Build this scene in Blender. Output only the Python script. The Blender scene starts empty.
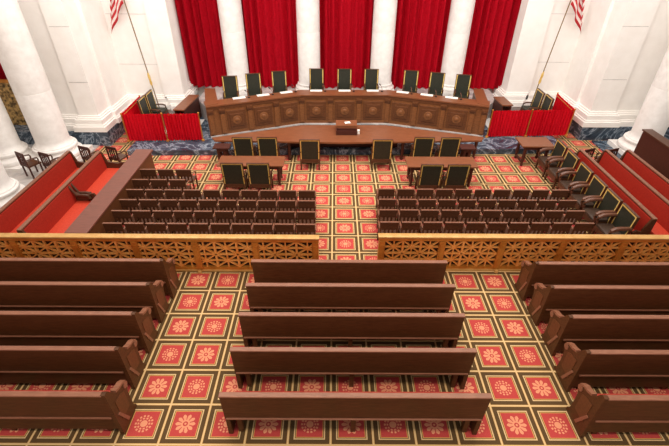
import bpy, bmesh, math, random
from mathutils import Vector, Matrix
random.seed(7)
S = bpy.context.scene
C = S.collection
PI = math.pi

# ------------------------------------------------------------------ materials
def lin(c):
    return tuple(((v/255)/12.92 if v/255 <= .04045 else ((v/255+.055)/1.055)**2.4) for v in c) + (1,)

class NT:
    def __init__(s, name):
        m = bpy.data.materials.new(name); m.use_nodes = True
        s.m = m; s.t = m.node_tree; s.n = s.t.nodes
        s.b = s.n['Principled BSDF']
    def node(s, ty, **kw):
        n = s.n.new(ty)
        for k, v in kw.items(): setattr(n, k, v)
        return n
    def link(s, a, b): s.t.links.new(a, b)
    def val(s, sock, v):
        if hasattr(v, 'links') or isinstance(v, bpy.types.NodeSocket): s.link(v, sock)
        else: sock.default_value = v
    def math(s, op, a, b=None, c=None):
        n = s.node('ShaderNodeMath', operation=op)
        for i, v in enumerate((a, b, c)):
            if v is not None: s.val(n.inputs[i], v)
        return n.outputs[0]
    def mix(s, f, a, b):
        n = s.node('ShaderNodeMix', data_type='RGBA')
        s.val(n.inputs[0], f); s.val(n.inputs[6], a); s.val(n.inputs[7], b)
        return n.outputs[2]
    def coord(s, which='Object'):
        return s.node('ShaderNodeTexCoord').outputs[which]
    def noise(s, vec, scale, detail=4, rough=.55, dist=0):
        n = s.node('ShaderNodeTexNoise')
        s.link(vec, n.inputs['Vector'])
        n.inputs['Scale'].default_value = scale; n.inputs['Detail'].default_value = detail
        n.inputs['Roughness'].default_value = rough; n.inputs['Distortion'].default_value = dist
        return n.outputs['Fac']
    def mapping(s, vec, scale):
        n = s.node('ShaderNodeMapping'); s.link(vec, n.inputs['Vector'])
        n.inputs['Scale'].default_value = scale
        return n.outputs['Vector']
    def ramp(s, f, stops):
        n = s.node('ShaderNodeValToRGB'); s.link(f, n.inputs[0])
        e = n.color_ramp.elements
        while len(e) < len(stops): e.new(.5)
        for el, (p, c) in zip(e, stops): el.position = p; el.color = c
        return n.outputs[0]
    def bump(s, h, strength=.2, dist=.01):
        n = s.node('ShaderNodeBump'); s.link(h, n.inputs['Height'])
        n.inputs['Strength'].default_value = strength; n.inputs['Distance'].default_value = dist
        s.link(n.outputs[0], s.b.inputs['Normal'])
    def set(s, col=None, rough=.5, metal=0, spec=.5):
        if col is not None: s.val(s.b.inputs['Base Color'], col)
        s.val(s.b.inputs['Roughness'], rough); s.b.inputs['Metallic'].default_value = metal
        s.b.inputs['Specular IOR Level'].default_value = spec
        return s.m

def wood(name, dark, light, scale=(2, 14, 14), rough=.4, spec=.4):
    t = NT(name); v = t.mapping(t.coord(), scale)
    f = t.noise(v, 2.2, 5, .6, .6)
    c = t.ramp(f, [(.3, lin(dark)), (.7, lin(light))])
    t.bump(f, .08, .004)
    return t.set(c, rough, 0, spec)

def plain(name, a, b, scale=12, rough=.6, metal=0, spec=.4, bump=.1):
    t = NT(name); f = t.noise(t.coord(), scale, 4)
    c = t.ramp(f, [(.3, lin(a)), (.7, lin(b))])
    if bump: t.bump(f, bump, .004)
    return t.set(c, rough, metal, spec)

M = {}
M['pew'] = wood('pew_wood', (74, 43, 22), (98, 61, 35), rough=.42, spec=.22)
M['pew_trim'] = wood('pew_trim_wood', (128, 82, 60), (156, 104, 80), rough=.35)
M['bench'] = wood('bench_wood', (110, 64, 34), (144, 90, 52), rough=.42)
M['bench_dark'] = wood('bench_carving_wood', (86, 48, 24), (116, 68, 38), rough=.45)
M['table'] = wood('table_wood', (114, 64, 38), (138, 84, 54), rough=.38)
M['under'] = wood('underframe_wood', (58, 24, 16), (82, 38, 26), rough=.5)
M['chair'] = wood('chair_wood', (66, 38, 24), (96, 58, 38), (6, 16, 16), rough=.36)
M['chair_trim'] = wood('chair_trim_wood', (116, 72, 52), (142, 94, 72), (6, 16, 16), rough=.34)
M['plank'] = wood('plank_wood', (108, 62, 50), (128, 76, 62), rough=.42)
M['brass'] = plain('brass_rail', (182, 112, 40), (210, 142, 60), 6, .42, .35, .5, .03)
M['brass_cap'] = plain('brass_cap', (194, 146, 80), (212, 168, 102), 6, .4, .2, .5, .03)
M['gold'] = plain('gilt_frame', (210, 168, 80), (234, 202, 120), 9, .4, .25, .5, .03)
M['leather'] = plain('black_leather', (32, 33, 24), (48, 48, 36), 30, .5, 0, .4, .06)
M['armpad'] = wood('arm_wood', (86, 52, 38), (120, 78, 58), (6, 16, 16), rough=.3)
M['seat_leather'] = plain('seat_leather', (58, 44, 36), (82, 62, 50), 20, .4, 0, .4, .05)
M['velvet'] = plain('red_velvet', (204, 4, 32), (220, 12, 42), 14, .8, 0, .2, .15)
M['drape'] = plain('red_drape', (226, 10, 36), (240, 24, 48), 16, .8, 0, .2, .15)
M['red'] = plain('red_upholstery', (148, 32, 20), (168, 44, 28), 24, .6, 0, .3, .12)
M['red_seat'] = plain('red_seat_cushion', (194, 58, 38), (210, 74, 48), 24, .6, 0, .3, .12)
M['cushion'] = plain('pew_cushion', (190, 62, 50), (208, 82, 66), 24, .6, 0, .3, .12)
M['plaster'] = plain('white_plaster', (240, 235, 229), (247, 243, 238), 2.5, .6, 0, .3, .02)
M['shaft'] = plain('white_marble', (230, 225, 220), (244, 240, 236), 5, .45, 0, .4, .02)
M['paper'] = plain('paper', (238, 234, 226), (248, 246, 240), 5, .7, 0, .2, 0)
M['black'] = plain('black_metal', (24, 24, 26), (40, 40, 42), 9, .4, .3, .5, 0)
M['book'] = plain('book_cover', (60, 22, 20), (84, 30, 26), 9, .5, 0, .4, 0)
M['gap_shade'] = wood('gap_shade_brown', (44, 18, 10), (58, 26, 14), rough=.7)  # dark brown standing in for the shade seen through the lattice
M['pole'] = plain('bronze_pole', (116, 92, 56), (138, 112, 70), 6, .4, .3, .5, .03)
M['lattice'] = plain('lit_lattice_brass', (226, 146, 64), (242, 178, 100), 6, .4, .2, .5, .03)  # brass made paler: the front light on the bars is in the colour

def make_marble():
    t = NT('grey_veined_marble'); v = t.coord()
    f = t.noise(v, .8, 6, .6, 2.6)
    d = t.math('ABSOLUTE', t.math('SUBTRACT', f, .5))
    c = t.ramp(d, [(0., lin((160, 172, 184))), (.016, lin((98, 112, 126))), (.055, lin((60, 74, 88))), (.2, lin((34, 44, 56)))])
    return t.set(c, .25, 0, .5)
M['marble'] = make_marble()
def make_pale():
    t = NT('pale_floor_marble'); v = t.coord()
    f = t.noise(v, 1.6, 6, .6, 1.4)
    c = t.ramp(f, [(.3, lin((150, 146, 146))), (.7, lin((214, 206, 200)))])
    return t.set(c, .35, 0, .5)
M['pale'] = make_pale()
def make_grille():
    t = NT('gilt_grille'); v = t.coord()
    f = t.noise(v, 9, 3)
    c = t.ramp(f, [(.38, lin((84, 62, 34))), (.6, lin((206, 168, 104)))])
    t.bump(f, .5, .02)
    return t.set(c, .45, .3)
M['grille'] = make_grille()

TS, TX, TY = .707, -3.899, 7.043
def make_carpet():
    t = NT('patterned_carpet')
    sx = t.node('ShaderNodeSeparateXYZ'); t.link(t.node('ShaderNodeNewGeometry').outputs['Position'], sx.inputs[0])
    gx = t.math('DIVIDE', t.math('SUBTRACT', sx.outputs[0], TX), TS)
    gy = t.math('DIVIDE', t.math('SUBTRACT', sx.outputs[1], TY), TS)
    fx = t.math('SUBTRACT', t.math('FRACT', gx), .5); fy = t.math('SUBTRACT', t.math('FRACT', gy), .5)
    par = t.math('MODULO', t.math('ADD', t.math('ADD', t.math('FLOOR', gx), t.math('FLOOR', gy)), 400), 2)
    m = t.math('MULTIPLY', t.math('MAXIMUM', t.math('ABSOLUTE', fx), t.math('ABSOLUTE', fy)), 2)
    r = t.math('MULTIPLY', t.math('SQRT', t.math('ADD', t.math('MULTIPLY', fx, fx), t.math('MULTIPLY', fy, fy))), 2)
    th = t.math('ARCTAN2', fy, fx)
    p = t.math('COSINE', t.math('MULTIPLY', th, 10))
    def gt(a, b): return t.math('GREATER_THAN', a, b)
    def lt(a, b): return t.math('LESS_THAN', a, b)
    def AND(a, b): return t.math('MULTIPLY', a, b)
    red, cream, gold, olive, rose = [lin(c) for c in ((196, 62, 58), (226, 192, 140), (212, 160, 90), (84, 70, 42), (230, 152, 116))]
    fuzz = t.noise(t.coord(), 60, 3)
    redn = t.mix(fuzz, lin((178, 56, 56)), lin((202, 84, 78)))
    oliven = t.mix(fuzz, lin((76, 57, 35)), lin((110, 84, 54)))
    c = redn
    # rosette type one: ring of rounded petals round a red heart
    ra = t.math('ADD', .43, t.math('MULTIPLY', p, .05))
    a1 = AND(AND(lt(r, ra), gt(r, .12)), t.math('SUBTRACT', 1, AND(lt(p, -.72), gt(r, .2))))
    a2 = lt(r, .055)
    A = t.math('MAXIMUM', a1, a2)
    # rosette type two: sunburst with dotted outer ring
    b1 = lt(r, .17)
    b2 = AND(AND(gt(r, .22), lt(r, .30)), gt(p, -.3))
    b3 = AND(AND(gt(r, .335), lt(r, .43)), gt(t.math('COSINE', t.math('MULTIPLY', th, 14)), -.15))
    B = t.math('MAXIMUM', b1, t.math('MAXIMUM', b2, b3))
    ros = t.math('ADD', AND(B, par), AND(A, t.math('SUBTRACT', 1, par)))
    c = t.mix(ros, c, rose)
    c = t.mix(gt(m, .615), c, gold)
    c = t.mix(gt(m, .652), c, oliven)
    c = t.mix(gt(m, .682), c, cream)
    c = t.mix(gt(m, .738), c, oliven)
    c = t.mix(gt(m, .945), c, gold)
    c = t.mix(gt(m, .962), c, cream)
    t.bump(fuzz, .25, .01)
    return t.set(c, .9, 0, .15)
M['carpet'] = make_carpet()

def make_flag():
    t = NT('striped_flag')
    sx = t.node('ShaderNodeSeparateXYZ'); t.link(t.coord('UV'), sx.inputs[0])
    u, v = sx.outputs[0], sx.outputs[1]
    st = t.math('MODULO', t.math('FLOOR', t.math('MULTIPLY', v, 13)), 2)
    c = t.mix(st, lin((196, 52, 58)), lin((240, 232, 226)))
    can = t.math('MULTIPLY', t.math('LESS_THAN', u, .4), t.math('GREATER_THAN', v, .4615))
    su = t.math('SUBTRACT', t.math('FRACT', t.math('MULTIPLY', u, 22)), .5); sv = t.math('SUBTRACT', t.math('FRACT', t.math('MULTIPLY', v, 16)), .5)
    star = t.math('LESS_THAN', t.math('ADD', t.math('MULTIPLY', su, su), t.math('MULTIPLY', sv, sv)), .07)
    cc = t.mix(star, lin((36, 44, 96)), lin((240, 236, 232)))
    return t.set(t.mix(can, c, cc), .75, 0, .2)
M['flag'] = make_flag()

# ------------------------------------------------------------------ mesh builder
class MB:
    def __init__(s): s.bm = bmesh.new()
    def box(s, x0, x1, y0, y1, z0, z1, bev=0, mat=None):
        b2 = bmesh.new() if bev else s.bm
        vs = [b2.verts.new((x, y, z)) for x in (x0, x1) for y in (y0, y1) for z in (z0, z1)]
        for f in ((0, 1, 3, 2), (4, 6, 7, 5), (0, 4, 5, 1), (2, 3, 7, 6), (0, 2, 6, 4), (1, 5, 7, 3)):
            b2.faces.new([vs[i] for i in f])
        if bev:
            bmesh.ops.bevel(b2, geom=b2.edges[:], offset=bev, segments=2, affect='EDGES', profile=.6)
        if mat: bmesh.ops.transform(b2, matrix=mat, verts=(vs if not bev else b2.verts[:]))
        if bev: s.merge(b2)
        return s
    def merge(s, b2):
        me = bpy.data.meshes.new('tmp'); b2.to_mesh(me); b2.free()
        s.bm.from_mesh(me); bpy.data.meshes.remove(me)
    def prism(s, pts, d, axis='z', a=0):
        # polygon pts extruded: axis z -> (x,y) from a to d ; axis x -> pts are (y,z); axis y -> pts are (x,z)
        def P(p, h):
            return (p[0], p[1], h) if axis == 'z' else ((h, p[0], p[1]) if axis == 'x' else (p[0], h, p[1]))
        A = [s.bm.verts.new(P(p, a)) for p in pts]; B = [s.bm.verts.new(P(p, d)) for p in pts]
        n = len(pts)
        for i in range(n): s.bm.faces.new((A[i], A[(i+1) % n], B[(i+1) % n], B[i]))
        s.bm.faces.new(A[::-1]); s.bm.faces.new(B)
        return s
    def lathe(s, prof, n=24, c=(0, 0, 0)):
        rings = []
        for r, z in prof:
            rings.append([s.bm.verts.new((c[0]+r*math.cos(2*PI*i/n), c[1]+r*math.sin(2*PI*i/n), c[2]+z)) for i in range(n)])
        for A, B in zip(rings, rings[1:]):
            for i in range(n): s.bm.faces.new((A[i], A[(i+1) % n], B[(i+1) % n], B[i]))
        s.bm.faces.new(rings[0][::-1]); s.bm.faces.new(rings[-1])
        return s
    def tube(s, pts, r, n=8):
        pts = [Vector(p) for p in pts]; rs = r if isinstance(r, (list, tuple)) else [r]*len(pts)
        rings = []
        for i, p in enumerate(pts):
            d = (pts[min(i+1, len(pts)-1)] - pts[max(i-1, 0)]).normalized()
            u = d.orthogonal().normalized() if abs(d.z) > .95 else d.cross(Vector((0, 0, 1))).normalized()
            w = d.cross(u)
            rings.append([s.bm.verts.new(p+(u*math.cos(2*PI*k/n)+w*math.sin(2*PI*k/n))*rs[i]) for k in range(n)])
        for A, B in zip(rings, rings[1:]):
            for i in range(n): s.bm.faces.new((A[i], A[(i+1) % n], B[(i+1) % n], B[i]))
        s.bm.faces.new(rings[0][::-1]); s.bm.faces.new(rings[-1])
        return s
    def bar(s, a, b, w, t, up=(0, 1, 0)):
        # rectangular bar from a to b, width w (across), thickness t along up
        a, b, up = Vector(a), Vector(b), Vector(up).normalized()
        d = (b-a).normalized(); x = d.cross(up).normalized()
        q = []
        for p in (a, b):
            q.append([s.bm.verts.new(p+x*sx*w/2+up*sy*t/2) for sx, sy in ((-1, -1), (1, -1), (1, 1), (-1, 1))])
        for i in range(4): s.bm.faces.new((q[0][i], q[0][(i+1) % 4], q[1][(i+1) % 4], q[1][i]))
        s.bm.faces.new(q[0][::-1]); s.bm.faces.new(q[1])
        return s
    def xf(s, m): bmesh.ops.transform(s.bm, matrix=m, verts=s.bm.verts[:]); return s
    def build(s, name, mat, parent=None, smooth=False):
        bmesh.ops.recalc_face_normals(s.bm, faces=s.bm.faces[:])
        me = bpy.data.meshes.new(name); s.bm.to_mesh(me); s.bm.free()
        me.materials.append(mat)
        if smooth:
            for p in me.polygons: p.use_smooth = True
            me.set_sharp_from_angle(angle=math.radians(40))
        o = bpy.data.objects.new(name, me); C.objects.link(o)
        if parent: o.parent = parent
        return o

def tag(o, label, cat, group=None):
    o['label'] = label; o['category'] = cat
    if group: o['group'] = group
    return o
def thing(name, label, cat, loc=(0, 0, 0), rz=0, group=None):
    o = bpy.data.objects.new(name, None); C.objects.link(o); o.empty_display_size = .1
    o.location = loc; o.rotation_euler = (0, 0, rz)
    return tag(o, label, cat, group)
def struct(o): o['kind'] = 'structure'; return o
KIDS = {}
def note(root):
    KIDS[root.name] = [o for o in C.objects if o.parent == root]
    for k in KIDS[root.name]:
        KIDS[k.name] = [o for o in C.objects if o.parent == k]
def dup(root, loc, rz, label):
    r = root.copy(); C.objects.link(r); r.location = loc; r.rotation_euler = (0, 0, rz); r['label'] = label
    for k in KIDS[root.name]:
        c = k.copy(); C.objects.link(c); c.parent = r
        for g in KIDS.get(k.name, []):
            d = g.copy(); C.objects.link(d); d.parent = c
    return r
ORD = ['first', 'second', 'third', 'fourth', 'fifth', 'sixth', 'seventh', 'eighth', 'ninth', 'tenth']

# ------------------------------------------------------------------ floor and platforms
struct(MB().box(-14, 14, -1.5, 22, -.1, 0).build('floor', M['carpet']))
mb = MB().prism([(-7.75, 13.85), (8.2, 14.25), (8.2, 21), (-7.75, 21)], .2, a=.0005)
struct(mb.build('trim_1', M['marble']))
mb = MB().prism([(-4.85, 15.55), (-1.75, 16.75), (1.95, 16.82), (5.1, 15.8), (6.6, 17.6), (6.6, 21), (-6.0, 21), (-6.0, 17.3)], .85, a=.2005)
struct(mb.build('trim_2', M['pale']))
# side marble floors under the colonnades
struct(MB().box(-13.5, -9.15, 8.2, 14.6, .0005, .06).build('trim_3', M['pale']))
struct(MB().box(9.75, 13.8, 8.2, 15.3, .0005, .06).build('trim_4', M['marble']))
# marble plinths of the corner piers
struct(MB().prism([(-13.5, 14.65), (-8.7, 14.65), (-8.7, 21), (-13.5, 21)], .55, a=.0005).build('trim_5', M['marble']))
struct(MB().prism([(9.3, 15.45), (13.8, 15.45), (13.8, 21), (9.3, 21)], .55, a=.0005).build('trim_6', M['marble']))

# ------------------------------------------------------------------ walls
TOP = 8.6
def wall_with_base(name, poly, base_name, outs, z0=.55, joints=None):
    """poly: open polyline in plan of the visible faces; wall thickness goes outward"""
    struct(MB().prism(poly, TOP, a=z0).build(name, M['plaster']))
def offset(poly, d, idx):
    """move the visible corners outward by d (list of (sx,sy) per vertex)"""
    return [(p[0]+d*s[0], p[1]+d*s[1]) for p, s in zip(poly, idx)]
# left corner: pier, recessed side wall, back return and pilaster
Lp = [(-13.5, 18.4), (-11.2, 18.4), (-11.2, 14.99), (-9.66, 14.99), (-9.66, 14.88), (-8.95, 14.88), (-8.95, 15.75), (-8.84, 15.75), (-8.84, 17.2), (-7.26, 17.2), (-7.26, 17.1), (-6.46, 17.1), (-6.46, 17.85), (-6.78, 17.85), (-6.78, 19.45), (-13.5, 19.45)]
Ls = [(0, -1), (-1, -1), (-1, -1), (-1, -1), (-1, -1)] + [(1, -1)]*7 + [(1, 1), (1, 1), (1, 0), (0, 0)]
struct(MB().prism(Lp, TOP, a=.2).build('wall_left', M['plaster']))
def base(poly, sg, name, zs):
    mb = MB()
    for (z0, z1, d) in zs: mb.prism(offset(poly, d, sg), z1, a=z0)
    return struct(mb.build(name, M['plaster']))
ZS = [(.5505, .74, .24), (.74, .8, .19), (.8, .98, .15), (.98, 1.04, .1), (1.04, 1.1, .05)]
base(Lp, Ls, 'baseboard_left', ZS)
Rp = [(13.8, 15.76), (10.45, 15.76), (10.45, 15.66), (9.5, 15.66), (9.5, 16.6), (9.38, 16.6), (9.38, 17.95), (7.95, 17.95), (7.95, 17.8), (6.96, 17.8), (6.96, 18.45), (7.2, 18.45), (7.2, 19.45), (13.8, 19.45)]
Rs = [(0, -1), (1, -1), (1, -1), (-1, -1), (-1, -1), (-1, -1), (-1, -1), (-1, -1), (-1, -1), (-1, -1), (-1, 1), (-1, 1), (-1, 0), (0, 0)]
assert len(Rs) == len(Rp) and len(Ls) == len(Lp)
struct(MB().prism(Rp, TOP, a=.2).build('wall_right', M['plaster']))
base(Rp, Rs, 'baseboard_right', ZS)
# joint lines in the stone facing
mb = MB()
for z in (2.3, 4.1):
    mb.box(-9.6, -8.945, 14.872, 14.89, z, z+.012)
    mb.box(-8.8, -7.3, 17.192, 17.21, z, z+.012)
mb.build('trim_7', M['pale'])['kind'] = 'structure'
mb = MB()
for z in (2.3, 4.1):
    mb.box(9.505, 10.4, 15.652, 15.67, z, z+.012)
    mb.box(8., 9.3, 17.942, 17.96, z, z+.012)
mb.build('trim_8', M['pale'])['kind'] = 'structure'
struct(MB().box(-6.9, 7.3, 19.4, 19.6, 0, TOP).build('wall_back', M['plaster']))
# side walls far behind the colonnades
struct(MB().box(-14, -13.5, -1.5, 21, 0, TOP).build('wall_gallery_left', M['plaster']))
struct(MB().box(13.8, 14.3, -1.5, 21, 0, TOP).build('wall_gallery_right', M['plaster']))

# ------------------------------------------------------------------ columns
def column(x, y, z, r, label, group, h=7.6):
    slim = z > .5
    t = thing('marble_column', label, 'column', (x, y, z), 0, group)
    k = r/.52; q = .6 if slim else 1; w = .84 if slim else 1
    MB().box(-.8*k*w, .8*k*w, -.8*k*w, .8*k*w, 0.001, .16*q).build('plinth', M['shaft'], t)
    MB().lathe([(a*k*w, b*q) for a, b in [(.78, .16), (.81, .2), (.82, .25), (.8, .31), (.72, .34), (.66, .38), (.645, .43), (.68, .46), (.7, .5), (.69, .54), (.64, .57), (.63, .6)]], 40).build('base', M['shaft'], t, True)
    z1 = .6*q
    MB().lathe([(.6*k*(.9 if slim else 1), z1), (.57*k*(.93 if slim else 1), z1+.04), (r*1.02, z1+.1), (r, z1+.18), (r, 2.4), (r*.998, 2.405), (r*.985, 2.41), (r*.985, 2.425), (r*.998, 2.43), (r*.985, 4.4), (r*.93, h)], 40).build('shaft', M['shaft'], t, True)
    return t
g = 'white columns before the red curtains'
column(-4.5, 18.7, .851, .47, 'white marble column before the red curtains, leftmost of the four behind the long bench', g)
column(-1.4, 18.75, .851, .47, 'white marble column before the curtains, just left of the central bench chairs', g)
column(1.7, 18.8, .851, .47, 'white marble column before the curtains, just right of the central bench chairs', g)
column(4.8, 18.85, .851, .47, 'white marble column before the red curtains, rightmost of the four behind the long bench', g)
g = 'side colonnade'
column(-10.2, 10.5, .06, .5, 'white side column at left, nearest the brass railing, cut by picture edge', g)
column(-10.0, 13.5, .06, .52, 'thick white side column beside the left corner pier, grille behind it', g)
column(-11.4, 13.1, .06, .46, 'white column half hidden behind the left side columns, grille beside it', g)
column(10.98, 14.3, .06, .5, 'thick white side column at right behind the dark wooden partition', g)

# gilt grille and red hanging on the far left
t = thing('gilt_grille', 'gilt openwork grille between white columns at far left', 'grille', (-12.3, 15.3, .551))
MB().box(-1, 1, -.03, .03, 0, 1.6).build('openwork_panel', M['grille'], t)
MB().box(-1.06, -1, -.06, .06, 0, 1.7).box(1, 1.06, -.06, .06, 0, 1.7).box(-1, 1, -.06, .06, 1.6, 1.7).build('frame', M['brass'], t)

# ------------------------------------------------------------------ curtains
def pleat(x0, x1, y, z0, z1, amp, lam, name, mat, parent=None, nz=2):
    bm = bmesh.new(); n = int((x1-x0)/lam*8)
    rows = []
    ph = random.random()*6
    for k in range(nz+1):
        row = []
        for i in range(n+1):
            x = x0+(x1-x0)*i/n
            a = amp*(1+.35*math.sin(x*3.1+ph))
            q = 2*PI*x/lam+.8*math.sin(x*1.7+ph)
            row.append(bm.verts.new((x+.012*math.sin(k*2.1+i), y+a*math.sin(q)+.4*a*math.sin(q*.5+ph), z0+(z1-z0)*k/nz)))
        rows.append(row)
    for A, B in zip(rows, rows[1:]):
        for i in range(n): bm.faces.new((A[i], A[i+1], B[i+1], B[i]))
    bmesh.ops.solidify(bm, geom=bm.faces[:], thickness=.015)
    m = MB(); m.bm.free(); m.bm = bm
    return m.build(name, mat, parent, True)
cl = ['red pleated curtain between left wall pilaster and the leftmost back column', 'red pleated curtain in the second bay from left, between two back columns',
      'red pleated curtain in the middle bay, behind the centre bench chair', 'red pleated curtain in the fourth bay from left, between two back columns',
      'red pleated curtain between rightmost back column and right wall pilaster']
xs = [-6.78, -4.5, -1.4, 1.7, 4.8, 7.2]
gap = [(.02, -.55), (.55, -.55), (.55, -.55), (.55, -.55), (.55, -.02)]
for i in range(5):
    o = pleat(xs[i]+.02, xs[i+1]-.02, 18.98, .87, 8.4, .105, .3, 'curtain', M['velvet'])
    tag(o, cl[i], 'curtain', 'red curtains behind the bench')
o = pleat(-13.4, -11.3, 15.8, .56, 6.5, .05, .3, 'curtain', M['velvet'])
tag(o, 'dark red curtain glimpsed behind the gilt grille at far left', 'curtain')

# ------------------------------------------------------------------ judges' bench
P4 = [(-5.0, 14.98), (-1.6, 16.33), (1.8, 16.4), (5.42, 15.22)]
def along(a, b, u, out=0):
    d = Vector((b[0]-a[0], b[1]-a[1])); L = d.length; d /= L
    nrm = Vector((d.y, -d.x))
    return Vector(a)+d*u+nrm*out
def frame3(a, b):
    d = Vector((b[0]-a[0], b[1]-a[1], 0)).normalized()
    m = Matrix.Identity(4); m.col[0][:3] = d; m.col[1][:3] = Vector((-d.y, d.x, 0)); m.col[3][:3] = (a[0], a[1], 0)
    return m
def inset(P, d):
    """offset a polyline towards +y (d>0) by mitre"""
    out = []
    for i in range(len(P)):
        ns = []
        for j in (i-1, i):
            if 0 <= j < len(P)-1:
                v = Vector((P[j+1][0]-P[j][0], P[j+1][1]-P[j][1])).normalized(); ns.append(Vector((-v.y, v.x)))
        n = sum(ns, Vector((0, 0))).normalized(); n /= max(.3, n.dot(ns[0]))
        out.append((P[i][0]+n.x*d, P[i][1]+n.y*d))
    return out
bench = thing('judges_bench', 'long angled reddish brown wooden bench with carved square panels before the red curtains', 'bench', (0, 0, .201))
def band(P, d0, d1, z0, z1):
    A = inset(P, d0); B = inset(P, d1)
    return MB().prism(A+B[::-1], z1, a=z0)
# coordinates below are in the bench's own frame (z from the platform)
band(P4, .06, .14, .0, 1.06).build('front_panel', M['bench'], bench)
band(P4, .0, .6, 1.17, 1.22).build('worktop', M['table'], bench)
mb = band(P4, .03, .16, 1.06, 1.17); mb.build('cornice', M['bench_dark'], bench)
band(P4, -.012, .14, 0, .045).build('plinth', M['pale'], bench)
segs = [(P4[0], P4[1], 3), (P4[1], P4[2], 3), (P4[2], P4[3], 3)]
for a, b, n in segs:
    L = math.dist(a, b); m = frame3(a, b)
    u0 = .55 if a == P4[0] else 0; u1 = L-.55 if b == P4[3] else L
    w = (u1-u0)/n
    for i in range(n):
        c = u0+(i+.5)*w
        MB().box(c-w*.34, c+w*.34, .035, .07, .2, .94, .012).box(c-w*.24, c+w*.24, .01, .05, .32, .82, .014).xf(m).build('raised_panel', M['bench_dark'], bench)
        MB().lathe([(.17, 0), (.17, .02), (.13, .035), (.1, .028), (.06, .05), (.01, .055)], 20).xf(m @ Matrix.Translation((c, .015, .57)) @ Matrix.Rotation(PI/2, 4, 'X')).build('rosette', M['bench'], bench, True)
    posts = [u0+i*w for i in range(n+1)]
    if a == P4[0]: posts = [.12]+posts
    if b == P4[3]: posts = posts+[L-.12]
    if b != P4[3]: posts = posts[:-1]
    for c in posts:
        MB().box(c-.085, c+.085, -.005, .09, .1, .88, .01).build('pilaster', M['bench'], bench).data.transform(m)
        MB().prism([(.1, .86), (-.02, .9), (-.05, 1.0), (-.05, 1.06), (.1, 1.06)], c+.11, 'x', c-.11).xf(m).build('bracket', M['bench_dark'], bench)
# return wings at both ends
MB().prism([(-5.02, 15.03), (-4.62, 15.3), (-5.12, 17.0), (-5.55, 17.0)], 1.235, a=1.2205).build('return_top', M['table'], bench)
MB().prism([(-4.98, 15.3), (-4.75, 15.45), (-5.16, 16.95), (-5.5, 16.95)], 1.2205, a=0).build('return_panel', M['bench_dark'], bench)
MB().prism([(5.44, 15.27), (5.05, 15.5), (5.33, 17.2), (5.75, 17.2)], 1.235, a=1.2205).build('return_top', M['table'], bench)
MB().prism([(5.4, 15.5), (5.15, 15.65), (5.36, 17.15), (5.7, 17.15)], 1.2205, a=0).build('return_panel', M['bench_dark'], bench)

# ------------------------------------------------------------------ leather armchairs
def armchair(name, label, cat='armchair', group=None, w=.62, seat_z=.42, top=1.06, pads=False, loc=(0, 0, 0), bar=False):
    """faces +y, back at y=0"""
    t = thing(name, label, cat, loc, 0, group)
    h = w/2
    lean = .07
    def back(x0, x1, y0, y1, z0, z1):
        # slightly raked panel
        def yy(z): return lean*(1-(z-seat_z)/(top-seat_z))-lean*.2
        return [(x0, x1, y0, y1, z0, z1, yy)]
    def raked(mb, x0, x1, y0, y1, z0, z1):
        def yy(z): return .075*(1-(z-.3)/(top-.3))
        v = [mb.bm.verts.new((x, y+yy(z), z)) for x in (x0, x1) for y in (y0, y1) for z in (z0, z1)]
        for f in ((0, 1, 3, 2), (4, 6, 7, 5), (0, 4, 5, 1), (2, 3, 7, 6), (0, 2, 6, 4), (1, 5, 7, 3)): mb.bm.faces.new([v[i] for i in f])
    e = .035
    mb = MB()
    zb = seat_z-.09
    raked(mb, -h, -h+e, -.01, .05, zb, top); raked(mb, h-e, h, -.01, .05, zb, top)
    raked(mb, -h+e, h-e, -.01, .05, top-e, top); raked(mb, -h+e, h-e, -.01, .05, zb, zb+e)
    fr = mb.build('back_frame', M['gold'], t)
    mb = MB(); raked(mb, -h+e, h-e, -.006, .048, zb+e, top-e)
    mb.build('back_panel', M['leather'], fr)
    mb = MB(); raked(mb, -h-.018, -h, -.02, .05, .3, top+.015); raked(mb, h, h+.018, -.02, .05, .3, top+.015); raked(mb, -h, h, -.02, .05, top, top+.015)
    mb.build('back_surround', M['chair'], fr)
    if bar:
        mb = MB(); raked(mb, -h+e+.005, h-e-.005, -.016, .058, top-e-.002, top+.003); mb.build('top_bar', M['leather'], fr)
    d = .52
    MB().box(-h+.01, h-.01, .04, d, seat_z-.16, seat_z-.03).build('seat_rail', M['chair'], t)
    MB().box(-h+.02, h-.02, .09, d, seat_z-.03, seat_z+.05, .025).build('seat_cushion', M['seat_leather'] if pads else M['leather'], t, True)
    for s in (-1, 1):
        x = s*(h-.01)
        if pads:
            MB().tube([(x, .02, .72), (x, .1, .735), (x, .3, .73), (x, .42, .71), (x, .5, .66), (x, .52, .58), (x, .5, .5), (x, .47, seat_z-.02)], [.045, .05, .055, .058, .055, .045, .035, .03], 8).build('arm', M['armpad'], t, True)
        else:
            MB().tube([(x, .03, .66), (x, .2, .67), (x, .36, .665), (x, .45, .63), (x, .46, .56), (x, .43, seat_z)], [.022, .026, .03, .032, .026, .022], 8).build('arm', M['chair'], t, True)
        MB().prism([(x-.025, .46), (x+.025, .46), (x+.025, .51), (x-.025, .51)], seat_z-.1, a=0).build('leg', M['chair'], t)
        MB().prism([(x-.025, .0), (x+.025, .0), (x+.025, .05), (x-.025, .05)], .34, a=0).build('leg', M['chair'], t)
    return t
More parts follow.
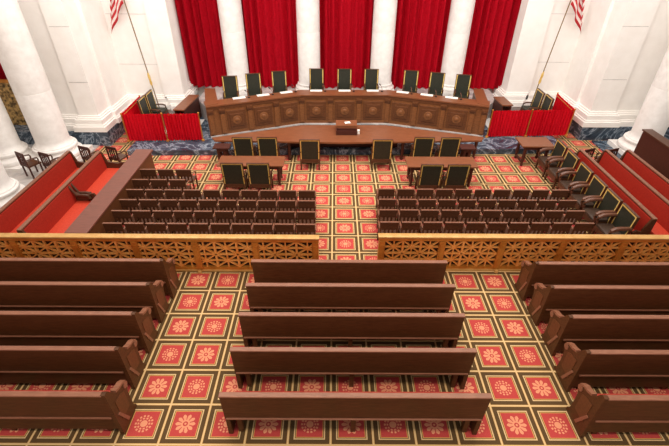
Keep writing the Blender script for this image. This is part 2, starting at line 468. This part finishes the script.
# justices' chairs, behind the bench, facing the room
jx = [(-4.36, 16.5, .12), (-3.52, 16.85, .2), (-2.54, 17.2, .15), (-1.05, 17.57, 0), (.09, 17.57, 0), (1.19, 17.57, 0), (2.79, 17.42, -.14), (3.8, 17.15, -.2), (4.78, 16.9, -.2)]
jl = ['outermost at the left end', 'second from the left end', 'third from the left end', 'just left of the centre chair', 'the middle one of nine', 'just right of the centre chair', 'third from the right end', 'second from the right end', 'outermost at the right end']
j0 = armchair('bench_armchair', 'x', 'armchair', 'armchairs behind the long bench', .55, .42, 1.22, bar=True)
note(j0)
for i, (x, y, a) in enumerate(jx):
    lab = 'high black gilt-framed armchair behind the long bench, '+jl[i]
    z = .852
    if i == 0:
        j0.location = (x, y, z); j0.rotation_euler = (0, 0, PI+a); j0['label'] = lab
    else: dup(j0, (x, y, z), PI+a, lab)
# counsel chairs
c0 = armchair('counsel_chair', 'x', 'armchair', 'black chairs at counsel tables', .63, .42, 1.11)
note(c0)
cc = [(-3.36, 11.18, 'at the camera side of the left counsel table, left one'), (-2.58, 11.18, 'at the camera side of the left counsel table, right one'),
      (2.6, 11.18, 'at the camera side of the right counsel table, left one'), (3.4, 11.18, 'at the camera side of the right counsel table, right one'),
      (-3.37, 13.0, 'beyond the left counsel table, left one'), (-2.55, 13.02, 'beyond the left counsel table, right one'),
      (2.7, 13.1, 'beyond the right counsel table, left one'), (3.59, 13.1, 'beyond the right counsel table, right one'),
      (-1.13, 12.85, 'alone left of the central aisle, before the bench desk'), (1.29, 12.9, 'alone right of the central aisle, before the bench desk')]
for i, (x, y, l) in enumerate(cc):
    lab = 'black gilt-framed chair '+l
    if i == 0: c0.location = (x, y, .001); c0['label'] = lab
    else: dup(c0, (x, y, .001), 0, lab)
# six armchairs along the right, facing the middle
s0 = armchair('side_armchair', 'x', 'armchair', 'black armchairs along the right benches', .64, .42, 1.08, True)
note(s0)
sl = ['farthest, by the small side table', 'second farthest of the six', 'third farthest of the six', 'third nearest the brass railing', 'second nearest the brass railing', 'nearest the brass railing']
for i, y in enumerate((12.8, 12.0, 11.15, 10.36, 9.62, 8.87)):
    lab = 'black armchair with curved brown arms by right benches, '+sl[i]
    if i == 0: s0.location = (7.2, y, .001); s0.rotation_euler = (0, 0, PI/2); s0['label'] = lab
    else: dup(s0, (7.2, y, .001), PI/2, lab)

# ------------------------------------------------------------------ tables
def table(name, label, x0, x1, y0, y1, z=.75, cat='table', dark=False):
    cx, cy = (x0+x1)/2, (y0+y1)/2
    t = thing(name, label, cat, (cx, cy, .001))
    a, b = (x1-x0)/2, (y1-y0)/2
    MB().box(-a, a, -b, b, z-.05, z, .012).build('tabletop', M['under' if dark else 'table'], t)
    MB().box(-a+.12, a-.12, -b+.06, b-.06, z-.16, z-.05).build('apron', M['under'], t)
    for sx in (-1, 1):
        for sy in (-1, 1):
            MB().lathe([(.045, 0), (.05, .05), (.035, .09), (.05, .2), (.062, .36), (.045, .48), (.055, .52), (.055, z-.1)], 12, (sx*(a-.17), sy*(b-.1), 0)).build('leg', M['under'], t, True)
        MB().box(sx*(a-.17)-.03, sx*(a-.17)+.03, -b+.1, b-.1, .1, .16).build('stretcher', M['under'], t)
    return t
table('counsel_table', 'brown counsel table on the left with four black chairs', -3.98, -1.9, 11.74, 12.42)
table('counsel_table', 'brown counsel table on the right with four black chairs', 1.98, 4.2, 11.74, 12.45)
table('side_table', 'small brown side table at right by the marble step and armchairs', 6.1, 7.2, 13.2, 13.98, .78)
table('side_table', 'small dark table beside the rear chairs at left, before the marble step', -4.42, -3.85, 13.02, 13.42, .72, dark=True)
table('side_table', 'small dark table beside the rear chairs at right, before the marble step', 3.98, 4.5, 13.1, 13.5, .72, dark=True)

# clerks' desk in front of the bench
desk = thing('clerks_desk', 'wide reddish brown desk with angled back before the carved bench', 'desk', (0, 0, .001))
D = [(-4.45, 13.55), (-.0, 13.45), (4.85, 13.7), (5.0, 13.98), (1.6, 15.0), (-1.5, 14.95), (-4.6, 13.78)]
MB().prism(D, .76, a=.70).build('desktop', M['table'], desk)
MB().prism([(-1.9, 14.25), (2.0, 14.3), (2.0, 14.36), (-1.9, 14.31)], .7, a=.2).build('modesty_panel', M['under'], desk)
for x, y in ((-4.2, 13.62), (-1.9, 13.62), (2.1, 13.7), (4.7, 13.78)):
    MB().lathe([(.05, 0), (.06, .06), (.04, .1), (.06, .3), (.05, .5), (.06, .56), (.06, .7)], 12, (x, y, 0)).build('leg', M['under'], desk, True)
for x, y in ((-1.4, 14.8), (1.5, 14.85)):
    MB().box(x-.05, x+.05, y-.05, y+.05, .2, .7).build('leg', M['under'], desk)
# lectern box on the desk
lec = thing('desk_lectern', 'small brown box lectern with papers on the middle of the wide desk', 'lectern', (.12, 14.05, .7615))
MB().box(-.37, .37, 0, .03, 0, .16).box(-.37, .37, .22, .25, 0, .16).box(-.37, -.34, .03, .22, 0, .16).box(.34, .37, .03, .22, 0, .16).box(-.34, .34, .03, .22, 0, .02).build('tray', M['under'], lec)
MB().prism([(.25, 0), (.25, .26), (.62, .32), (.62, 0)], .38, 'x', -.38).build('body', M['table'], lec)
tag(MB().box(-.28, .2, .05, .2, .0, .07, .008).build('book', M['book']), 'dark book lying in the front tray of the desk lectern', 'book').location = (.12, 14.05, .783)
tag(MB().box(-.1, .1, -.06, .06, 0, .012).build('paper_stack', M['paper']), 'white papers lying on top of the desk lectern', 'papers').location = (.16, 14.47, 1.06)
o = MB().box(-.05, .03, -.05, .05, 0, .14).build('paper_roll', M['paper']); o.location = (.56, 14.2, .762)
tag(o, 'small white paper card standing right of the desk lectern', 'paper')
bpy.data.objects['paper_stack'].rotation_euler = (.127, 0, .3)

# papers and microphones on the bench
pos = []
for (a, b, n) in segs:
    L = math.dist(a, b)
    u0 = .85 if a == P4[0] else 0; u1 = L-.95 if b == P4[3] else L
    for i in range(3): pos.append((a, b, u0+(u1-u0)*(i+.5)/3))
mic0 = None
side = ['left wing, outer', 'left wing, middle', 'left wing, inner', 'centre section, left', 'centre section, middle', 'centre section, right', 'right wing, inner', 'right wing, middle', 'right wing, outer']
for i, (a, b, u) in enumerate(pos):
    m = frame3(a, b); ang = math.atan2(b[1]-a[1], b[0]-a[0])
    p = m @ Vector((u, .5, 0))
    o = MB().box(-.24, .24, -.1, .1, 0, .012).build('paper_sheet', M['paper'])
    o.location = (p.x, p.y, 1.4225); o.rotation_euler = (0, 0, ang)
    tag(o, 'white paper lying on the carved bench top, '+side[i]+' seat', 'paper', 'papers on the bench')
    p = m @ Vector((u+.36, .42, 0))
    lab = 'thin microphone standing on the carved bench top, '+side[i]+' seat'
    if mic0 is None:
        mic0 = thing('microphone', lab, 'microphone', (p.x, p.y, 1.4225), ang, 'microphones on the bench')
        MB().lathe([(.05, 0), (.05, .02), (.02, .03)], 12).build('base', M['black'], mic0, True)
        MB().tube([(0, 0, .02), (.0, .0, .1), (-.03, .06, .18), (-.06, .1, .22)], .009, 6).build('stem', M['chair_trim'], mic0, True)
        MB().tube([(-.06, .1, .22), (-.1, .16, .25)], .02, 8).build('head', M['black'], mic0, True)
        note(mic0)
    else: dup(mic0, (p.x, p.y, 1.4225), ang, lab)

# ------------------------------------------------------------------ red curtained enclosures on brass rails
def enclosure(pts, label, posts):
    t = thing('curtained_screen', label, 'screen', (0, 0, .201))
    for (a, b) in zip(pts, pts[1:]):
        L = math.dist(a, b); m = frame3(a, b)
        o = pleat(.015, L-.015, 0, .03, 1.06, .03, .11, 'drape', M['drape'], t, 1); o.data.transform(m)
        MB().tube([(0, .045, 1.0), (L, .045, 1.0)], .012, 8).xf(m).build('rail', M['brass'], t, True)
    for p in posts:
        MB().lathe([(.06, 0), (.06, .05), (.022, .07), (.022, 1.04), (.032, 1.06), (.032, 1.09), (.01, 1.11)], 12, (p[0], p[1], 0)).build('post', M['brass'], t, True)
enclosure([(-8.02, 16.5), (-7.98, 14.62), (-6.55, 14.68), (-5.24, 14.74)], 'red draped screen on brass posts left of the long bench', [(-8.02, 16.5), (-7.98, 14.62), (-6.55, 14.68), (-5.24, 14.74)])
enclosure([(5.58, 15.22), (7.1, 15.3), (8.72, 15.38), (8.85, 17.2)], 'red draped screen on brass posts right of the long bench', [(5.58, 15.22), (7.1, 15.3), (8.72, 15.38), (8.85, 17.2)])
e0 = armchair('screened_chair', 'dark gilt-framed chair behind the left red screen, nearer the left corner', 'armchair', 'chairs behind the red screens', .62, .5, 1.25, loc=(-7.66, 15.75, .202))
e0.rotation_euler = (0, 0, -PI/2)
note(e0)
dup(e0, (-7.62, 16.41, .202), -PI/2, 'dark gilt-framed chair behind the left red screen, nearer the back wall')
dup(e0, (8.1, 16.25, .202), PI/2, 'dark gilt-framed chair behind the right red screen, nearer the right corner')
dup(e0, (8.02, 16.92, .202), PI/2, 'dark gilt-framed chair behind the right red screen, nearer the back wall')
def low_desk(label, x, y, rz, L=1.7):
    t = thing('screened_desk', label, 'desk', (x, y, .2065), rz)
    MB().box(-.22, .22, -L/2, L/2, .85, .9, .01).build('desktop', M['table'], t)
    MB().box(-.19, -.14, -L/2+.05, L/2-.05, 0, .85).box(.14, .19, -L/2+.05, L/2-.05, 0, .85).build('side_panel', M['under'], t)
struct(MB().box(-7.0, -5.7, 15.3, 16.8, .2005, .206).build('trim_9', M['plaster']))
struct(MB().box(5.9, 7.6, 15.6, 17.4, .2005, .206).build('trim_10', M['plaster']))
low_desk('narrow dark wooden desk behind the left red screen', -6.15, 16.35, -.08)
low_desk('narrow dark wooden desk behind the right red screen', 6.5, 16.75, .05, 1.0)
# flags
def flag(x, y, z0, dx, label, s):
    t = thing('flag', label, 'flag', (x, y, z0))
    H = 5.9
    MB().lathe([(.2, 0), (.2, .04), (.06, .1), (.03, .14)], 16).build('stand', M['brass'], t, True)
    MB().tube([(0, 0, .1), (dx*H, 0, H)], .02, 8).build('pole', M['pole'], t, True)
    MB().tube([(dx*1.35, 0, 1.35), (dx*1.45, 0, 1.45), (dx*1.55, 0, 1.55), (dx*1.7, 0, 1.7), (dx*1.85, 0, 1.85)], [.03, .055, .04, .055, .025], 8).build('tassel', M['gold'], t, True)
    bm = bmesh.new(); uvl = bm.loops.layers.uv.new('UVMap'); nu, nv = 30, 14; g = []
    for i in range(nu+1):
        u = i/nu; row = []
        for j in range(nv+1):
            v = j/nv
            # v=1 top at the hoist; cloth hangs in loose folds away from the pole
            zz = H-.15-(1-v)*1.45-.75*u*(1-.2*v)-.25*u*u
            xx = dx*zz+s*(.03+.75*u*(.35+.65*(1-v)**.8)+.05*math.sin(9*u+3*v))
            yy = .10*math.sin(11*u+2.2*v)*min(1, u*4)-.03
            row.append((bm.verts.new((xx, yy, zz)), (u, v)))
        g.append(row)
    for i in range(nu):
        for j in range(nv):
            q = (g[i][j], g[i+1][j], g[i+1][j+1], g[i][j+1])
            f = bm.faces.new([k[0] for k in q])
            for l, k in zip(f.loops, q): l[uvl].uv = k[1]
    me = bpy.data.meshes.new('cloth'); bm.to_mesh(me); bm.free(); me.materials.append(M['flag'])
    for p in me.polygons: p.use_smooth = True
    o = bpy.data.objects.new('cloth', me); C.objects.link(o); o.parent = t
    md = o.modifiers.new('thick', 'SOLIDIFY'); md.thickness = .008
flag(-7.5, 16.95, .201, -.085, 'red and white striped flag on leaning brass pole at left corner', -1)
flag(7.98, 17.5, .201, .095, 'red and white striped flag on leaning brass pole at right corner', 1)

# ------------------------------------------------------------------ wooden chairs in rows
def make_chair():
    t = thing('wooden_chair', 'x', 'chair', (0, 0, .001), 0, 'brown wooden chairs in rows')
    w = .23
    mb = MB().box(-w, w, -.02, .015, .62, .84, .008)
    for x in (-w+.02, w-.02): mb.bar((x, .0, .40), (x, -.003, .7), .035, .03)
    for x in (-.1, 0, .1): mb.bar((x, .0, .44), (x, -.003, .7), .05, .015)
    bk = mb.box(-w, w, -.012, .012, .43, .48).build('backrest', M['chair'], t)
    MB().box(-w-.005, w+.005, -.028, .022, .84, .862, .006).build('top_rail', M['chair_trim'], bk)
    MB().box(-w, w, .0, .4, .40, .44, .012).build('seat', M['chair'], t)
    for s in (-1, 1):
        x = s*(w+.0)
        MB().tube([(x, .0, .66), (x, .12, .67), (x, .26, .66), (x, .34, .62), (x, .35, .56), (x, .3, .5), (x, .29, .43)], [.016, .02, .024, .028, .024, .018, .016], 6).build('arm', M['chair_trim'], t, True)
        MB().bar((x*.9, .36, 0), (x*.9, .36, .4), .04, .04).build('leg', M['chair'], t)
        MB().bar((x*.9, .02, 0), (x*.9, .02, .4), .04, .04).build('leg', M['chair'], t)
    return t
ch0 = make_chair(); note(ch0); used = False
def put_chair(x, y, rz, lab, z=.001):
    global used
    if not used:
        ch0.location = (x, y, z); ch0.rotation_euler = (0, 0, rz); ch0['label'] = lab; used = True
        return ch0
    return dup(ch0, (x, y, z), rz, lab)
left_rows = [(8.5, 10), (9.05, 10), (9.58, 10), (10.1, 10), (10.66, 3), (11.27, 3)]
for r, (y, n) in enumerate(left_rows):
    if n == 10:
        x1 = -1.02-.02*r; st = .532
        for k in range(n):
            put_chair(x1+.0-k*st, y, 0, 'brown wooden chair, left block, %s row from brass railing, %s from the aisle' % (ORD[r], ORD[k]))
    else:
        for k in range(3):
            put_chair(-5.93+k*.535, y, 0, 'brown wooden chair in the short %s row at left, %s from the flat partition' % ('nearer' if r == 4 else 'farther', ORD[k]))
right_rows = [(8.62, 10), (9.17, 10), (9.68, 10), (10.22, 10)]
for r, (y, n) in enumerate(right_rows):
    for k in range(n):
        put_chair(1.07+.03*r+k*.545, y, 0, 'brown wooden chair, right block, %s row from brass railing, %s from the aisle' % (ORD[r], ORD[k]))
# slat-back chairs beyond the side benches
def slat_chair():
    t = thing('slat_back_chair', 'x', 'chair', (0, 0, .001), 0, 'slat-back chairs beyond the side benches')
    w = .21
    mb = MB().box(-w, w, -.02, .02, .8, .9, .01)
    for x in (-w+.02, w-.02): mb.bar((x, 0, .4), (x, 0, .82), .045, .035)
    for x in (-.085, 0, .085): mb.bar((x, 0, .5), (x, 0, .82), .045, .015)
    mb.box(-w, w, -.012, .012, .46, .52).build('backrest', M['under'], t)
    MB().box(-w, w, .0, .42, .40, .45, .012).build('seat', M['chair'], t)
    for s in (-1, 1):
        x = s*w
        MB().tube([(x, .0, .66), (x, .2, .66), (x, .34, .63), (x, .36, .56), (x, .32, .43)], [.018, .022, .028, .026, .018], 6).build('arm', M['chair'], t, True)
        MB().bar((x*.9, .37, 0), (x*.9, .37, .4), .04, .04).build('leg', M['under'], t)
        MB().bar((x*.9, .02, 0), (x*.9, .02, .4), .04, .04).build('leg', M['under'], t)
    return t
sc = slat_chair(); note(sc)
spots = [(-10.25, 12.1, -.5, 'dark slat-back chair between the two left columns, the left one', .062), (-9.5, 12.1, -.4, 'dark slat-back chair before the thick left column, beside bench end', .062),
         (-8.55, 12.7, -.35, 'dark slat-back chair past the far end of the outer left red bench', .001), (-7.65, 12.7, -.35, 'dark slat-back chair past the far end of the inner left red bench', .001),
         (8.15, 12.78, .35, 'dark slat-back chair past the far end of the first right red bench', .001), (8.95, 12.8, .35, 'dark slat-back chair past the far end of the second right red bench', .001)]
for i, (x, y, a, l, z) in enumerate(spots):
    if i == 0: sc.location = (x, y, z); sc.rotation_euler = (0, 0, a); sc['label'] = l
    else: dup(sc, (x, y, z), a, l)

# ------------------------------------------------------------------ red side benches
def red_bench(label, x, y0, y1, s, depth=.5, divider=None):
    """s=+1 faces +x. back plane at x"""
    t = thing('red_bench', label, 'bench', (x, (y0+y1)/2, .001), 0 if s > 0 else PI, 'red side benches')
    L = (y1-y0)/2
    MB().prism([(-.07, 0), (-.02, 0), (-.02, .4), (-.06, .98), (-.11, .98)], L, 'y', -L).build('back_board', M['chair'], t)
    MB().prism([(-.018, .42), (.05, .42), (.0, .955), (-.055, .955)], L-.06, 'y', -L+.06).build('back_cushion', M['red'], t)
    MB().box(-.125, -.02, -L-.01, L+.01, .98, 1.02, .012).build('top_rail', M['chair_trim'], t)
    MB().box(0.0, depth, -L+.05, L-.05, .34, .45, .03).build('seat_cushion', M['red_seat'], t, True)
    MB().box(-.02, depth-.02, -L+.03, L-.03, .05, .338).build('seat_box', M['under'], t)
    for e in (-1, 1):
        y = e*(L-.02)
        MB().prism([(-.11, 0), (depth, 0), (depth+.02, .58), (depth-.06, .64), (depth-.2, .6), (.1, .66), (.0, .99), (-.12, .99)], y+.03, 'y', y-.03).build('end_panel', M['chair'], t)
    if divider is not None:
        y = divider
        d = MB().prism([(.03, .46), (depth-.05, .46), (depth, .6), (depth-.05, .68), (.2, .62), (.06, .72)], y+.03, 'y', y-.03).build('divider_arm', M['chair'], t)
        for o in (-.07, .07):
            MB().tube([(-.02, y+o, .95), (.05, y+o, .8), (.12, y+o, .66), (.3, y+o, .66), (.43, y+o, .64), (.47, y+o, .56), (.42, y+o, .5)], [.04, .035, .04, .042, .05, .042, .03], 8).build('arm_scroll', M['chair'], d, True)
    return t
red_bench('red upholstered bench on the left, inner one beside the flat brown partition', -7.66, 7.98, 12.15, 1, .62, .1)
red_bench('red upholstered bench on the left, outer one nearest the white columns', -8.62, 7.98, 12.15, 1, .5)
red_bench('red bench on the right, first one, right behind the black armchairs', 7.6, 8.6, 12.5, -1, .3)
red_bench('red bench on the right, middle one of three', 8.42, 8.2, 12.5, -1, .45)
red_bench('red bench on the right, last one, in front of the dark wooden partition', 9.14, 8.05, 12.5, -1, .45)
t = thing('wooden_partition', 'flat topped brown wooden partition between left red benches and wooden chairs', 'partition', (-6.42, 10.2, .001))
MB().box(-.27, .27, -2.24, 2.24, .9, .95, .012).build('flat_top', M['plank'], t)
MB().box(.15, .2, -2.2, 2.2, 0, .9).box(-.2, -.15, -2.2, 2.2, 0, .9).build('side_board', M['bench_dark'], t)
t = thing('wooden_partition', 'tall dark wooden partition before the white column at far right', 'partition', (10.2, 11.0, .061))
MB().box(-.06, .06, -2.6, 2.45, 0, 1.2).build('board', M['under'], t)
MB().box(-.09, .26, -2.65, 2.5, 1.2, 1.25, .012).build('cap', M['chair'], t)
MB().box(.2, .24, -2.6, 2.45, 0, 1.2).build('board', M['under'], t)

# ------------------------------------------------------------------ brass railing
def railing(x0, x1, label, posts, e0, e1, ry):
    t = thing('brass_railing', label, 'railing', (0, ry, .001))
    y = 0
    MB().box(x0-e0, x1+e1, -.08, .08, 1.0, 1.045, .015).build('top_rail', M['brass_cap'], t, True)
    MB().box(x0, x1, -.05, .05, .91, 1.0).build('frieze', M['brass'], t)
    MB().box(x0, x1, -.07, .07, 0, .055, .01).build('base_rail', M['brass_cap'], t)
    MB().box(x0, x1, -.045, .045, .055, .13).build('lower_rail', M['brass'], t)
    for p in posts:
        MB().box(p-.075, p+.075, -.06, .06, .055, .9, .008).box(p-.045, p+.045, -.075, .05, .2, .8, .006).build('post', M['brass'], t)
        MB().lathe([(.05, 0), (.05, .05), (.035, .07)], 10, (p, -.1, .0)).build('foot', M['brass_cap'], t, True)
    for a, b in zip(posts, posts[1:]):
        a += .075; b -= .075; n = 3; w = (b-a)/n; z0, z1 = .13, .9; hh = (z1-z0)/2
        mb = MB()
        for i in range(n):
            for j in range(2):
                cx, cz = a+(i+.5)*w, z0+(j+.5)*hh
                T = .03
                mb.bar((cx-w/2, 0, cz), (cx+w/2, 0, cz), T, .05); mb.bar((cx, 0, cz-hh/2), (cx, 0, cz+hh/2), T, .05)
                mb.bar((cx-w/2, 0, cz-hh/2), (cx+w/2, 0, cz+hh/2), T, .05); mb.bar((cx-w/2, 0, cz+hh/2), (cx+w/2, 0, cz-hh/2), T, .05)
                mb.box(cx-.045, cx+.045, -.032, .032, cz-.045, cz+.045)
        for i in range(1, n): mb.bar((a+i*w, 0, z0), (a+i*w, 0, z1), .05, .055)
        mb.bar((a, 0, z0+hh), (b, 0, z0+hh), .04, .055)
        mb.build('lattice_panel', M['lattice'], t)
        MB().box(a, b, .034, .045, z0, z1).build('gap_shade_panel', M['gap_shade'], t)  # added dark sheet, stands in for shade in the lattice gaps
railing(-10.6, -.68, 'openwork brass railing left of the central aisle, with star lattice panels', [-.755-1.404*i for i in range(7)], 0, .02, 7.75)
railing(.73, 10.6, 'openwork brass railing right of the central aisle, with star lattice panels', [.81+1.425*i for i in range(7)], .02, 0, 7.83)

# ------------------------------------------------------------------ pews
def pew(x0, x1, y, label, group, ends=(True, True), H=1.12):
    cx = (x0+x1)/2; L = (x1-x0)/2
    t = thing('wooden_pew', label, 'pew', (cx, y, .001), 0, group)
    MB().prism([(-.0, .46), (.055, .46), (.04, H-.03), (-.02, H-.03)], L, 'x', -L).build('back', M['pew'], t)
    MB().box(-L-.01, L+.01, -.03, .06, H-.03, H+.0, .01).build('cap_rail', M['pew_trim'], t)
    MB().box(-L+.02, L-.02, -.025, .02, .47, .5, .008).build('lower_moulding', M['pew_trim'], t)
    MB().box(-L+.05, L-.05, .06, .5, .36, .41).build('seat', M['pew'], t)
    MB().box(-L+.06, L-.06, .07, .5, .41, .465, .02).build('seat_cushion', M['cushion'], t, True)
    if ends != (False, False): MB().box(-L+.03, L-.03, .02, .05, .1, .458).build('kick_board', M['pew'], t)
    n = max(2, int((x1-x0)/1.4)+1)
    for i in range(n):
        x = -L+.2+(2*L-.4)*i/(n-1)
        MB().box(x-.04, x+.04, .04, .12, 0, .4).build('leg', M['pew'], t)
        MB().box(x-.035, x+.035, .38, .45, 0, .36).build('leg', M['pew'], t)
    for e, on in zip((-1, 1), ends):
        if not on:
            x = e*(L-.036)
            MB().prism([(0, 0), (.46, 0), (.46, .36), (.06, .44), (0, .44)], x+.035, 'x', x-.035).build('end_board', M['pew'], t)
            continue
        x = e*(L+.03)
        prof = [(-.02, 0), (.5, 0), (.5, .06), (.45, .1), (.44, .3), (.45, .5), (.48, .62), (.47, .74), (.4, .79), (.3, .81), (.2, .86), (.13, .97), (.09, H-.05), (.05, H-.0), (-.02, H-.0)]
        p = MB().prism(prof, x+.035, 'x', x-.035).build('end_panel', M['pew'], t)
        MB().prism([(.48, .74), (.4, .79), (.3, .81), (.2, .86), (.21, .9), (.31, .85), (.41, .83), (.5, .76)], x+.045, 'x', x-.045).build('armrest', M['pew_trim'], p, True)
        MB().lathe([(.06, -.05), (.06, .05)], 14).xf(Matrix.Translation((x, .45, .7)) @ Matrix.Rotation(PI/2, 4, 'Y')).build('scroll', M['pew_trim'], p, True)
        MB().prism([(.09, .28), (.35, .28), (.36, .66), (.27, .72), (.1, .76)], x+.043, 'x', x-.043).build('carving', M['bench_dark'], p)
        MB().prism([(.04, .5), (.09, .5), (.24, .1), (.18, .1)], x+.048, 'x', x-.048).build('brace', M['pew_trim'], p)
    return t
rowname = ['first row from the brass railing', 'second row from the brass railing', 'middle row of five', 'second row from the front of the picture', 'nearest row at the bottom of the picture']
Y5 = (6.8, 6.08, 5.31, 4.53, 3.69)
for i in range(5):
    pew(-2.06, 2.08, Y5[i], 'brown wooden pew in the central block, '+rowname[i], 'pews in the central block', (False, False))
    pew(-9.1, (-4.0, -4.03, -4.02, -4.0, -3.85)[i], Y5[i], 'brown wooden pew in the left block, '+rowname[i], 'pews in the left block', (False, True))
    pew((4.02, 4.04, 4.06, 4.0, 3.86)[i], 9.1, Y5[i]-.02, 'brown wooden pew in the right block, '+rowname[i], 'pews in the right block', (True, False))

# ------------------------------------------------------------------ lights
def area(name, loc, size, power, col, target, sy=None):
    d = bpy.data.lights.new(name, 'AREA'); d.energy = power; d.size = size; d.color = col
    if sy: d.shape = 'RECTANGLE'; d.size_y = sy
    o = bpy.data.objects.new(name, d); C.objects.link(o); o.location = loc
    o.rotation_euler = (Vector(target)-Vector(loc)).to_track_quat('-Z', 'Y').to_euler()
    return o
area('unseen_overhead_lamp', (0, 12.2, 8.4), 20, 740, (1, .96, .92), (0, 16.5, 2.0), 2.5)  # unseen light, added to brighten the back wall and curtains
area('unseen_overhead_lamp', (0, 13.5, 9.6), 18, 420, (1, .94, .88), (0, 13, 0), 5)
area('unseen_overhead_lamp', (0, 9.0, 9.6), 14, 640, (1, .89, .77), (0, 9.5, 0), 3)
area('unseen_overhead_lamp', (0, 2.0, 9.0), 14, 480, (1, .86, .70), (0, 7.0, 0), 1.5)  # unseen front light, placed to brighten the railing lattice
w = bpy.data.worlds.new('World'); S.world = w; w.use_nodes = True
bg = w.node_tree.nodes['Background']; bg.inputs[0].default_value = (1, .95, .91, 1); bg.inputs[1].default_value = .55

# ------------------------------------------------------------------ camera
f, p, yw, r = 423.084, .622487, .005129, .009089
cp, sp, cy, sy = math.cos(p), math.sin(p), math.cos(yw), math.sin(yw)
F = Vector((sy*cp, cy*cp, -sp)); R = Vector((cy, -sy, 0)); U = R.cross(F)
R2 = R*math.cos(r)+U*math.sin(r); U2 = U*math.cos(r)-R*math.sin(r)
cam = bpy.data.cameras.new('camera'); co = bpy.data.objects.new('camera', cam); C.objects.link(co)
cam.sensor_width = 36; cam.lens = f/669*36
m = Matrix.Identity(4)
m.col[0][:3] = R2; m.col[1][:3] = U2; m.col[2][:3] = -F; m.col[3][:3] = (-.35, 0, 7)
co.matrix_world = m
S.camera = co
S.view_settings.view_transform = 'Standard'; S.view_settings.look = 'None'
S.view_settings.exposure = 0; S.view_settings.gamma = 1; S.view_settings.use_curve_mapping = False
